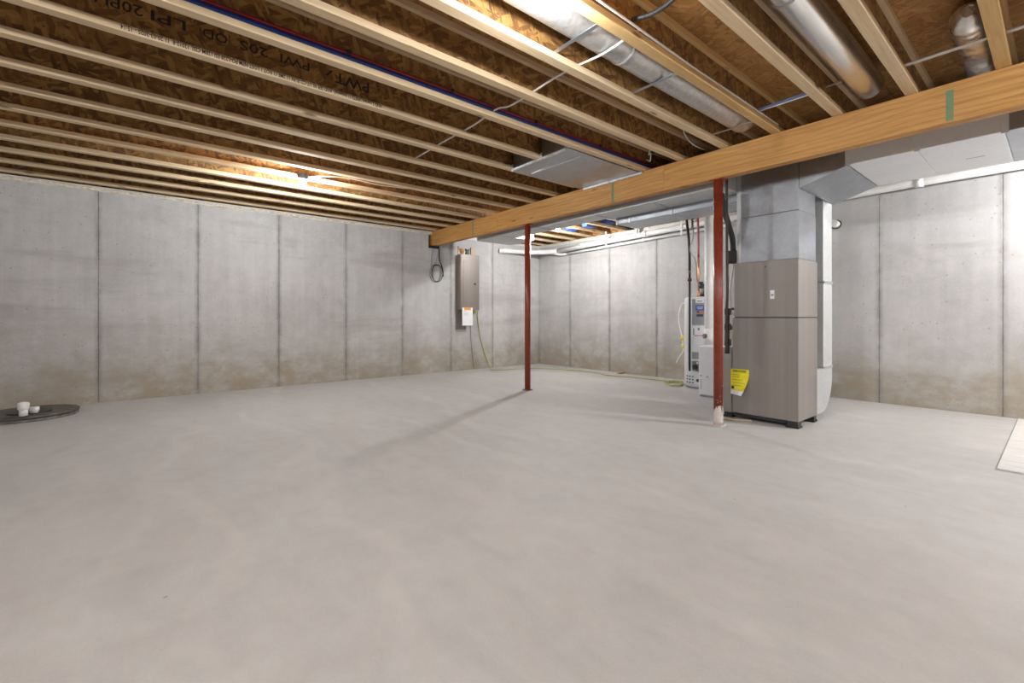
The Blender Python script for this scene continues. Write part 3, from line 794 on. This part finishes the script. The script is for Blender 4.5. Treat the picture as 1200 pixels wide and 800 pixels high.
# ------------------------------------------------------------------ drain pipes at the back wall
yp = YB - 0.075
zr = lambda x: 2.285 + 0.024 * (x + 3.9)
dp = thing('drain_pipe', (-4.0, yp, 2.2), 'white drain pipes, thick above thin, sloping along the top of the back wall', 'pipe')
obj('run', tube(new(), [(-6.2, yp - 0.02, zr(-6.2) - 0.01), (-4.9, yp, zr(-4.9)), (-1.0, yp, zr(-1.0)), (2.6, yp, 2.352)], 0.044, 18, False), 'pvc_white', dp)
obj('elbow', tube(new(), [(-6.2, yp - 0.02, zr(-6.2) - 0.01), (-6.45, yp - 0.12, zr(-6.2) - 0.012), (-6.62, yp - 0.32, zr(-6.2) - 0.014), (-6.70, yp - 0.6, zr(-6.2) - 0.016), (-6.75, yp - 0.86, zr(-6.2) - 0.02), (XA + 0.005, yp - 0.96, zr(-6.2) - 0.02)], 0.046, 16), 'pvc_white', dp)
for x in (-5.6, -4.25, -2.9, -0.95, 0.1):
    obj('coupling', tube(new(), [(x - 0.035, yp, min(2.352, zr(x))), (x + 0.035, yp, min(2.352, zr(x)))], 0.051, 18, False), 'pvc_white', dp)
obj('riser', tube(new(), [(-4.42, yp, zr(-4.42)), (-4.42, yp, 2.55)], 0.03, 14, False), 'pvc_white', dp)
tp = dp
obj('lower_run', tube(new(), [(-6.0, yp + 0.03, 2.148), (-4.9, yp + 0.03, 2.175), (-2.95, yp + 0.03, 2.222)], 0.022, 14, False), 'pvc_white', tp)
obj('bend', tube(new(), [(-6.0, yp + 0.03, 2.148), (-6.15, yp + 0.01, 2.148), (-6.3, yp - 0.02, 2.185), (-6.42, yp - 0.05, 2.215)], 0.023, 12), 'pvc_white', tp)
for x in (-5.2, -4.3, -3.4):
    obj('coupling', tube(new(), [(x - 0.025, yp + 0.03, 2.175 + 0.0241 * (x + 4.9)), (x + 0.025, yp + 0.03, 2.175 + 0.0241 * (x + 4.9))], 0.027, 14, False), 'pvc_white', tp)
for x in (-5.0, -3.6):
    obj('hanger', box(new(), x - 0.012, x + 0.012, yp - 0.052, yp - 0.049, 2.16, JB + 0.02), 'white_cable', tp)
# stub through the back wall
pb = on_y(980, 263, YB)
sb = thing('pipe_stub', (pb.x, YB, pb.z), 'round white pipe end poking through the back wall beside the return duct', 'pipe')
obj('stub', tube(new(), [(pb.x, YB + 0.0, pb.z), (pb.x, YB - 0.12, pb.z)], 0.042, 20, False), 'pvc_white', sb)
obj('seal_ring', tube(new(), [(pb.x, YB - 0.001, pb.z), (pb.x, YB - 0.008, pb.z)], 0.054, 20, False), 'brown_pipe', sb)
# stack in front of the water heater
sp_ = thing('drain_stack', (-2.845, 5.58, 0), 'vertical white drain stack between the water heater and the red post', 'pipe')
obj('stack', tube(new(), [(-2.845, 5.58, 0.001), (-2.845, 5.58, 2.62)], 0.053, 22, False), 'pvc_white', sp_)
obj('cleanout', tube(new(), [(-2.845, 5.58, 0.62), (-2.845, 5.58, 0.80)], 0.058, 22, False), 'pvc_white', sp_)
obj('cleanout_plug', tube(new(), [(-2.86, 5.53, 0.71), (-2.875, 5.505, 0.71)], 0.03, 14, False), 'rim_grey', sp_)

# blue pads against the rim board in the far bays, each on its joist
for k in (11, 12, 13):
    x0 = fr(k) - FW / 2 + WW / 2 + 0.001
    tag(obj('insulation_pad', box(new(), x0, x0 + 0.12, 5.70, 5.92, JB + FH + 0.0005, JB + FH + 0.065, 0.01), 'insulation_blue'),
        'blue insulation pad resting on a joist flange behind the beam near the back wall', 'insulation', 'blue pads between the back joists')

# ------------------------------------------------------------------ water heater
HC = (-3.09, 5.92); HR = 0.245
wh = thing('water_heater', (HC[0], HC[1], 0), 'pale grey tank water heater with blue label against the back wall', 'water heater')
obj('tank', lathe(new(), [(HR - 0.012, 0.03), (HR, 0.045), (HR, 0.2), (HR, 1.19), (HR - 0.006, 1.205), (HR - 0.03, 1.215), (0.09, 1.225)], 48, (*HC, 0)), 'tank_white', wh)
obj('base_ring', lathe(new(), [(HR - 0.02, 0.001), (HR - 0.02, 0.03)], 40, (*HC, 0)), 'tank_grey', wh)
lab = obj('grey_label', curved_patch(new(), HC, HR + 0.0005, -98, -40, 0.845, 1.185, 0.002, 14), 'tank_grey', wh, label='grey upper label band')
obj('emblem', curved_patch(new(), HC, HR + 0.003, -86, -62, 1.135, 1.19), 'white_paper', lab)
obj('emblem_mark', curved_patch(new(), HC, HR + 0.005, -80, -66, 1.15, 1.165), 'ink_grey', lab)
obj('blue_panel', curved_patch(new(), HC, HR + 0.003, -86, -60, 1.035, 1.105), 'blue_print', lab)
obj('white_line', curved_patch(new(), HC, HR + 0.005, -82, -64, 1.075, 1.083), 'white_paper', lab)
obj('white_line', curved_patch(new(), HC, HR + 0.005, -80, -66, 1.055, 1.061), 'white_paper', lab)
obj('red_panel', curved_patch(new(), HC, HR + 0.003, -82, -61, 0.995, 1.028), 'red_print', lab)
obj('flag_canton', curved_patch(new(), HC, HR + 0.005, -82, -75, 1.008, 1.028), 'navy_print', lab)
obj('dark_panel', curved_patch(new(), HC, HR + 0.003, -83, -64, 0.955, 0.988), 'navy_print', lab)
wlab = obj('white_label', curved_patch(new(), HC, HR + 0.0005, -96, -58, 0.69, 0.835, 0.002, 10), 'white_paper', wh, label='white instruction label')
obj('print', curved_patch(new(), HC, HR + 0.003, -80, -74, 0.775, 0.81), 'ink_grey', wlab)
obj('print', curved_patch(new(), HC, HR + 0.003, -90, -62, 0.70, 0.712), 'red_print', wlab)
obj('print', curved_patch(new(), HC, HR + 0.003, -94, -90, 0.71, 0.80), 'tank_grey', wlab)
obj('control_panel', curved_patch(new(), HC, HR + 0.0005, -98, -60, 0.40, 0.49, 0.004, 8), 'tank_grey', wh)
a = math.radians(-79)
ctr = Vector((HC[0] + (HR + 0.03) * math.cos(a), HC[1] + (HR + 0.03) * math.sin(a), 0.31))
gv = obj('gas_control', box(new(), ctr.x - 0.055, ctr.x + 0.055, ctr.y - 0.045, ctr.y + 0.035, 0.25, 0.375, 0.008, 2), 'rim_grey', wh, label='grey gas control block')
obj('dial', tube(new(), [(ctr.x, ctr.y - 0.044, 0.30), (ctr.x, ctr.y - 0.07, 0.30)], 0.03, 16, False), 'ink', gv)
obj('knob', tube(new(), [(ctr.x + 0.03, ctr.y - 0.044, 0.355), (ctr.x + 0.03, ctr.y - 0.06, 0.355)], 0.012, 10, False), 'tank_white', gv)
obj('burner_door', curved_patch(new(), HC, HR + 0.0005, -92, -58, 0.06, 0.21, 0.006, 8), 'tank_white', wh)
for q in range(3):
    for a0 in (-122, -110, -98):
        obj('air_slot', curved_patch(new(), HC, HR + 0.0005, a0, a0 + 7, 0.075 + 0.04 * q, 0.09 + 0.04 * q, 0.002, 2), 'ink', wh)
obj('burner_bolt', tube(new(), [(HC[0] + 0.05, HC[1] - HR + 0.01, 0.12), (HC[0] + 0.05, HC[1] - HR - 0.012, 0.12)], 0.02, 12, False), 'ink', wh)
obj('vent_hood', lathe(new(), [(0.075, 1.22), (0.075, 1.27), (0.055, 1.31), (0.055, 1.40)], 20, (HC[0] + 0.02, HC[1] + 0.02, 0)), 'black_plastic', wh)
obj('nipple', tube(new(), [(-3.10, 5.80, 1.21), (-3.10, 5.80, 1.30)], 0.018, 12, False), 'copper', wh)
# pipes above it
hp = thing('hot_water_pipe', (-3.10, 5.80, 1.3), 'copper pipe changing to red plastic above the water heater', 'pipe')
obj('copper_pipe', tube(new(), [(-3.10, 5.80, 1.301), (-3.10, 5.80, 1.75)], 0.013, 12, False), 'copper', hp)
obj('red_pipe', tube(new(), [(-3.10, 5.80, 1.75), (-3.105, 5.80, 2.1), (-3.11, 5.80, 2.37)], 0.014, 12), 'pex_red', hp)
obj('shutoff', box(new(), -3.085, -3.045, 5.775, 5.825, 1.33, 1.42, 0.005), 'black_plastic', hp)
gx, gy = -3.13, 5.625
gp = thing('gas_pipe', (gx, gy, 0.3), 'black gas pipe running down the left side of the water heater', 'pipe')
obj('pipe', tube(new(), [(gx, gy, 0.24), (gx, gy, 1.52)], 0.0145, 12, False), 'black_iron', gp)
obj('union', tube(new(), [(gx, gy, 1.52), (gx, gy, 1.555)], 0.02, 8, False), 'rim_grey', gp)
obj('valve', box(new(), gx - 0.02, gx + 0.02, gy - 0.02, gy + 0.02, 1.42, 1.46, 0.004), 'black_iron', gp)
obj('flexible_hose', tube(new(), [(gx, gy, 1.56), (gx - 0.002, gy, 1.75), (gx - 0.02, gy + 0.01, 2.0), (gx - 0.05, gy + 0.02, 2.2), (gx - 0.06, gy + 0.02, 2.35)], 0.0165, 12), 'black_rubber', gp)
cable('control_wire', [(gx + 0.03, gy - 0.02, 2.33), (gx + 0.05, gy - 0.02, 2.2), (gx + 0.06, gy - 0.02, 2.0), (gx + 0.02, gy - 0.03, 1.83), (gx + 0.1, gy - 0.03, 1.67), (gx + 0.1, gy + 0.0, 1.45), (gx + 0.09, gy + 0.1, 1.36)], 0.006, 'grey_cable', 'thin grey wire looping beside the black gas pipe')
wk = on_y(814, 260, gy)
tag(obj('wire_coil', tube(new(), [(wk.x + 0.01 * math.cos(q * 1.3), gy - 0.05 + 0.02 * math.sin(q * 1.3), wk.z - 0.09 + 0.006 * q) for q in range(30)], 0.006, 6), 'black_rubber'), 'small coil of dark wire hanging above the water heater', 'wire')
# white hoses with yellow tape at the left of the tank
hx, hy = -3.30, 5.72
ho = thing('white_hose', (hx, hy, 0.35), 'thin white hose with yellow bands beside the water heater', 'hose')
obj('tube', tube(new(), [(hx + 0.10, hy - 0.06, 1.14), (hx + 0.03, hy - 0.05, 1.12), (hx - 0.01, hy - 0.05, 1.0), (hx - 0.005, hy - 0.05, 0.85), (hx + 0.04, hy - 0.05, 0.65), (hx + 0.05, hy - 0.05, 0.5), (hx + 0.0, hy - 0.05, 0.42), (hx - 0.05, hy - 0.05, 0.33)], 0.007, 8), 'white_cable', ho)
for z in (0.67, 0.56):
    obj('yellow_band', tube(new(), [(hx + 0.037 + (0.67 - z) * 0.08, hy - 0.05, z - 0.03), (hx + 0.037 + (0.67 - z) * 0.08, hy - 0.05, z + 0.03)], 0.018, 10, False), 'yellow_tape', ho)

# white appliance in front of the heater
wa = thing('white_cabinet', (-2.6, 5.35, 0), 'knee-high white boxy appliance standing in front of the water heater', 'appliance')
obj('body', box(new(), -2.79, -2.42, 5.215, 5.495, 0.022, 0.605, 0.012, 2), 'appliance_white', wa)
obj('front_panel', box(new(), -2.715, -2.47, 5.209, 5.2145, 0.2, 0.56, 0.002), 'appliance_white', wa)
obj('plinth', box(new(), -2.775, -2.435, 5.225, 5.48, 0.0005, 0.022), 'tank_grey', wa)
obj('green_light', box(new(), -2.685, -2.665, 5.205, 5.2095, 0.235, 0.252), 'green_dot', wa)
for q in range(7): obj('side_print', box(new(), -2.763, -2.752, 5.2135, 5.2148, 0.09 + 0.018 * q, 0.102 + 0.018 * q), 'ink_grey', wa)
obj('mark', box(new(), -2.765, -2.75, 5.2125, 5.2148, 0.24, 0.26), 'ink_grey', wa)

# ------------------------------------------------------------------ lines beside the furnace
cable('gas_line', [(-1.93, 4.112, 2.38), (-1.93, 4.112, 1.6), (-1.925, 4.112, 1.2), (-1.935, 4.12, 1.0), (-1.94, 4.12, 0.62)], 0.012, 'brown_pipe', 'dark brown gas pipe dropping between the red post and the furnace', 'pipe')
il = thing('insulated_line', (-1.99, 4.38, 1.46), 'thick black insulated refrigerant line curving onto the furnace', 'pipe')
obj('insulation', tube(new(), [(-2.03, 4.22, 2.10), (-2.025, 4.22, 2.05), (-2.01, 4.23, 1.95), (-1.985, 4.27, 1.80), (-1.975, 4.32, 1.68), (-1.995, 4.38, 1.56)], 0.025, 12), 'black_rubber', il)
obj('end_wrap', box(new(), -2.025, -1.955, 4.33, 4.42, 1.46, 1.58, 0.008, 2), 'black_rubber', il)
obj('thin_line', tube(new(), [(-2.0, 4.33, 1.48), (-1.99, 4.25, 1.42), (-1.96, 4.17, 1.34), (-1.93, 4.13, 1.28)], 0.005, 8), 'black_rubber', il)
gvv = thing('gas_valve', (-1.94, 4.12, 0.7), 'black gas valve fittings on the pipe beside the furnace', 'valve')
for z, w in ((1.0, 0.020), (0.86, 0.024), (0.72, 0.020)):
    obj('fitting', box(new(), -1.955 - w * 0.4, -1.912, 4.134, 4.165, z - 0.03, z + 0.03, 0.005), 'black_iron', gvv)
obj('stem', tube(new(), [(-1.935, 4.15, 0.62), (-1.935, 4.15, 1.03)], 0.012, 10, False), 'black_iron', gvv)
cable('drain_tube', [(-2.10, 4.30, 0.66), (-2.105, 4.29, 0.4), (-2.10, 4.27, 0.1), (-2.08, 4.22, 0.012), (-1.98, 4.20, 0.01), (-1.87, 4.25, 0.01), (-1.80, 4.31, 0.01)], 0.0085, 'tan_tube', 'tan condensate tube trailing onto the floor under the furnace', 'tube')
cable('white_tube', [(-2.0, 4.40, 1.452), (-2.03, 4.4, 1.25), (-2.03, 4.4, 1.05), (-2.01, 4.4, 0.98), (-1.97, 4.4, 0.965)], 0.008, 'white_cable', 'short white tube beside the seam of the furnace', 'tube')

# ------------------------------------------------------------------ breaker panel
ep = thing('breaker_panel', (XA, 4.58, 1.08), 'taupe steel breaker panel mounted on the left wall below the beam', 'electrical panel')
EY0, EY1, EZ0, EZ1, EX = 4.37, 4.76, 1.08, 2.05, XA + 0.115
obj('enclosure', box(new(), XA + 0.0145, EX, EY0, EY1, EZ0, EZ1, 0.003), 'panel_grey', ep)
obj('cover', box(new(), EX, EX + 0.012, EY0 + 0.008, EY1 + 0.008, EZ0 - 0.005, EZ1 + 0.005, 0.004, 2), 'panel_grey', ep)
dr = obj('door', box(new(), EX + 0.012, EX + 0.017, EY0 + 0.06, EY1 - 0.05, EZ0 + 0.12, EZ1 - 0.1, 0.002), 'panel_grey', ep)
obj('latch', box(new(), EX + 0.0165, EX + 0.024, EY1 - 0.11, EY1 - 0.07, 1.52, 1.555, 0.003), 'ink', dr)
tag(obj('wall_strip', box(new(), XA + 0.0005, XA + 0.0135, 4.345, 4.56, 0.73, 2.04, 0.001), 'panel_grey'), 'narrow grey-brown strip on the wall behind the breaker panel', 'board')  # thin grey-brown strip, reaching below the panel
nt = thing('paper_notice', (EX + 0.02, 4.45, 0.79), 'white paper notice with orange top hanging below the breaker panel', 'paper')
bm = box(new(), EX + 0.0185, EX + 0.0195, 4.40, 4.62, 0.80, 1.115)
sh = obj('sheet', bm, 'white_paper', nt)
obj('orange_band', box(new(), EX + 0.0196, EX + 0.0202, 4.44, 4.58, 1.07, 1.118), 'orange_paper', sh)
for q, w in enumerate((0.06, 0.12, 0.10, 0.12)):
    obj('print_line', box(new(), EX + 0.0196, EX + 0.0200, 4.425, 4.425 + w, 1.05 - 0.022 * q, 1.054 - 0.022 * q), 'ink_grey', sh)
# feeds above the panel
z1 = ZB0 - 0.006
cd = thing('conduit', (XA + 0.06, 4.66, EZ1), 'grey conduit entering the top of the breaker panel', 'conduit')
obj('pipe', tube(new(), [(XA + 0.06, 4.585, EZ1 + 0.004), (XA + 0.06, 4.585, 2.16)], 0.024, 14, False), 'conduit_grey', cd)
obj('lock_nut', tube(new(), [(XA + 0.06, 4.585, EZ1 + 0.006), (XA + 0.06, 4.585, EZ1 + 0.022)], 0.034, 12, False), 'conduit_grey', cd)
tag(obj('feed_cable', tube(new(), [(XA + 0.06, 4.525, EZ1 + 0.004), (XA + 0.058, 4.52, 2.1), (XA + 0.055, 4.525, 2.16)], 0.017, 10), 'black_rubber'), 'black feed cable beside the conduit above the breaker panel', 'cable')
for q in range(4):
    tag(obj('feed_cable', tube(new(), [(XA + 0.05 + 0.012 * q, 4.46 + 0.016 * (q % 3), EZ1 + 0.004), (XA + 0.045 + 0.012 * q, 4.44 + 0.018 * q, 2.1), (XA + 0.05 + 0.01 * q, 4.42 + 0.016 * q, 2.16)], 0.007, 8), ('orange_wire', 'orange_wire', 'yellow_tape', 'white_cable')[q]),
        ('orange branch cable entering the breaker panel top', 'orange branch cable entering the breaker panel top', 'yellow branch cable entering the breaker panel top', 'white branch cable entering the breaker panel top')[q], 'cable', 'branch cables above the breaker panel')
tag(obj('wood_block', box(new(), XA + 0.0005, XA + 0.02, 4.395, 4.43, EZ1 + 0.01, 2.2, 0.001), 'block_wood'), 'pale wood strip on the wall above the breaker panel', 'wood strip')
tag(obj('wood_block', box(new(), XA + 0.0005, XA + 0.03, 4.66, 4.72, EZ1 + 0.01, 2.2, 0.001), 'block_wood'), 'pale wood block right of the conduit above the breaker panel', 'wood strip')
# cable coil at the beam end
cc = thing('cable_coil', (XA + 0.03, 4.03, 1.7), 'coil of grey and black cable hanging from the beam end', 'cable')
cy, cz = on_x(511, 320, XA + 0.03).y, on_x(511, 320, XA + 0.03).z
for q, (r, mt, dx) in enumerate(((0.13, 'grey_cable', 0.012), (0.115, 'grey_cable', 0.026), (0.125, 'black_rubber', 0.040))):
    pts = [(XA + dx, cy + r * 0.85 * math.cos(a_) + 0.01 * q, cz + r * 1.15 * math.sin(a_)) for a_ in [2 * PI * k / 26 for k in range(27)]]
    obj('loop', tube(new(), pts, 0.0065, 8, False), mt, cc)
obj('lead', tube(new(), [(XA + 0.012, cy - 0.09, cz + 0.05), (XA + 0.02, cy - 0.08, cz + 0.25), (XA + 0.02, cy - 0.05, 2.112)], 0.006, 8), 'grey_cable', cc)
obj('lead', tube(new(), [(XA + 0.05, cy + 0.13, cz - 0.05), (XA + 0.05, cy + 0.11, cz + 0.1), (XA + 0.05, cy + 0.06, cz + 0.22), (XA + 0.05, cy + 0.05, 2.112)], 0.011, 8), 'black_rubber', cc)
obj('lead', tube(new(), [(XA + 0.03, cy - 0.05, cz + 0.12), (XA + 0.03, cy + 0.02, cz + 0.25), (XA + 0.03, cy + 0.04, 2.112)], 0.005, 8), 'grey_cable', cc)
# beam seat plate in the pocket
tag(obj('bearing_plate', box(new(), XA - 0.12, XA + 0.06, 3.85, 3.99, 2.1155, 2.154, 0.002), 'dark_gap'), 'dark bearing plate under the beam end in the wall pocket', 'plate')
# wires down the wall
w0, w1 = on_x(551, 381, XA + 0.02), on_x(556, 432, XA + 0.02)
cable('wall_wire', [(XA + 0.03, w0.y, 1.08), (XA + 0.012, w0.y + 0.01, 0.85), (XA + 0.012, w0.y + 0.03, 0.5), (XA + 0.012, w1.y, 0.02)], 0.007, 'grey_cable', 'grey wire hanging from the breaker panel down to the floor')
g0 = on_x(559, 366, XA + 0.03)
fp = lambda px, py: tuple(on_z(px, py, 0.012))
ec = thing('extension_cord', fp(700, 436.5), 'long yellow-green cord running along the wall foot to a bunch by the water heater', 'cord')
obj('cord', tube(new(), [(XA + 0.05, g0.y, 1.07), (XA + 0.015, g0.y + 0.03, 0.9), (XA + 0.015, g0.y + 0.08, 0.6), (XA + 0.015, 4.98, 0.25), (XA + 0.05, 5.07, 0.02), fp(577, 433.5), fp(600, 432.2), fp(630, 431.2), fp(665, 433.2), fp(698, 436.3), fp(712, 439.5), fp(740, 441.6), fp(770, 445), fp(796, 448)], 0.0075, 8), 'green_cable', ec)
obj('bunch', tube(new(), [fp(800, 446.5), fp(790, 446), fp(779, 447.5), fp(784, 450.5), fp(797, 451), fp(800, 449), fp(794, 446.8), fp(782, 448.8), fp(788, 452), fp(800, 452)], 0.009, 8), 'green_cable', ec)
tag(obj('green_fitting', box(new(), XA + 0.0155, XA + 0.05, 4.70, 4.745, 1.01, 1.07, 0.004), 'green_dot'), 'small green fitting under the breaker panel', 'fitting')

# ------------------------------------------------------------------ sump cover
SC = (-6.295, -0.79)
su = thing('sump_cover', (SC[0], SC[1], 0), 'round dark sump pit cover on the floor by the left wall', 'sump cover')
obj('rim', lathe(new(), [(0.345, 0.0005), (0.352, 0.006), (0.352, 0.02), (0.335, 0.026), (0.332, 0.03)], 56, (*SC, 0)), 'rim_grey', su)
obj('lid', lathe(new(), [(0.345, 0.03), (0.356, 0.033), (0.357, 0.046), (0.35, 0.052), (0.31, 0.053), (0.305, 0.056)], 56, (*SC, 0)), 'lid_grey', su)
obj('inspection_plate', lathe(new(), [(0.15, 0.056), (0.15, 0.063), (0.145, 0.066)], 40, (SC[0] + 0.10, SC[1] + 0.02, 0)), 'black_plastic', su)
for a in range(0, 360, 45):
    obj('bolt', lathe(new(), [(0.009, 0.052), (0.009, 0.06)], 8, (SC[0] + 0.327 * math.cos(math.radians(a)), SC[1] + 0.327 * math.sin(math.radians(a)), 0)), 'rim_grey', su)
p1 = on_z(27.5, 487, 0.066); p2 = on_z(40, 483.5, 0.066)
pp = thing('vent_pipe', (p1.x, p1.y, 0.066), 'taller white capped pipe standing on the sump cover', 'pipe')
obj('stub', lathe(new(), [(0.03, 0.0665), (0.03, 0.125)], 20, (p1.x, p1.y, 0)), 'pvc_white', pp)
obj('cap', lathe(new(), [(0.033, 0.12), (0.039, 0.128), (0.039, 0.175), (0.034, 0.184), (0.02, 0.188)], 20, (p1.x, p1.y, 0)), 'pvc_white', pp)
pq = thing('vent_pipe', (p2.x, p2.y, 0.066), 'shorter white pipe stub standing on the sump cover', 'pipe')
obj('stub', lathe(new(), [(0.028, 0.0665), (0.028, 0.085)], 20, (p2.x, p2.y, 0)), 'pvc_white', pq)
obj('cap', lathe(new(), [(0.034, 0.084), (0.036, 0.088), (0.036, 0.118), (0.032, 0.122)], 20, (p2.x, p2.y, 0)), 'pvc_white', pq)

# ------------------------------------------------------------------ floor panel and scraps
tag(obj('floor_panel', box(new(), -0.262, 0.96, 4.14, 6.30, 0.0005, 0.013, 0.002), 'board_white', loc=(0.35, 5.2, 0)), 'whitish textured panel lying flat on the floor by the back wall', 'panel')
s = on_z(725, 438, 0)
bm = box(new(), s.x - 0.02, s.x + 0.025, s.y - 0.03, s.y + 0.14, 0.0005, 0.03, 0.003)
tag(obj('wood_scrap', bm, 'scrap_wood', loc=(s.x, s.y, 0)), 'small wood scrap on the floor at the foot of the back wall', 'scrap')

# spray foam along the left sill
bm = new(); rr = random.Random(21)
pts, rad = [], []
y_ = YF + 0.1
while y_ < 3.8:
    pts.append((XA - 0.004 + rr.uniform(-0.006, 0.008), y_, WT + 0.022 + rr.uniform(-0.006, 0.006))); rad.append(rr.uniform(0.010, 0.024)); y_ += 0.055
tube(bm, pts, 0.015, 8, False, radii=rad)
tag(obj('foam_bead', bm, 'foam'), 'lumpy cream foam bead sealing the sill on the left wall', 'foam')
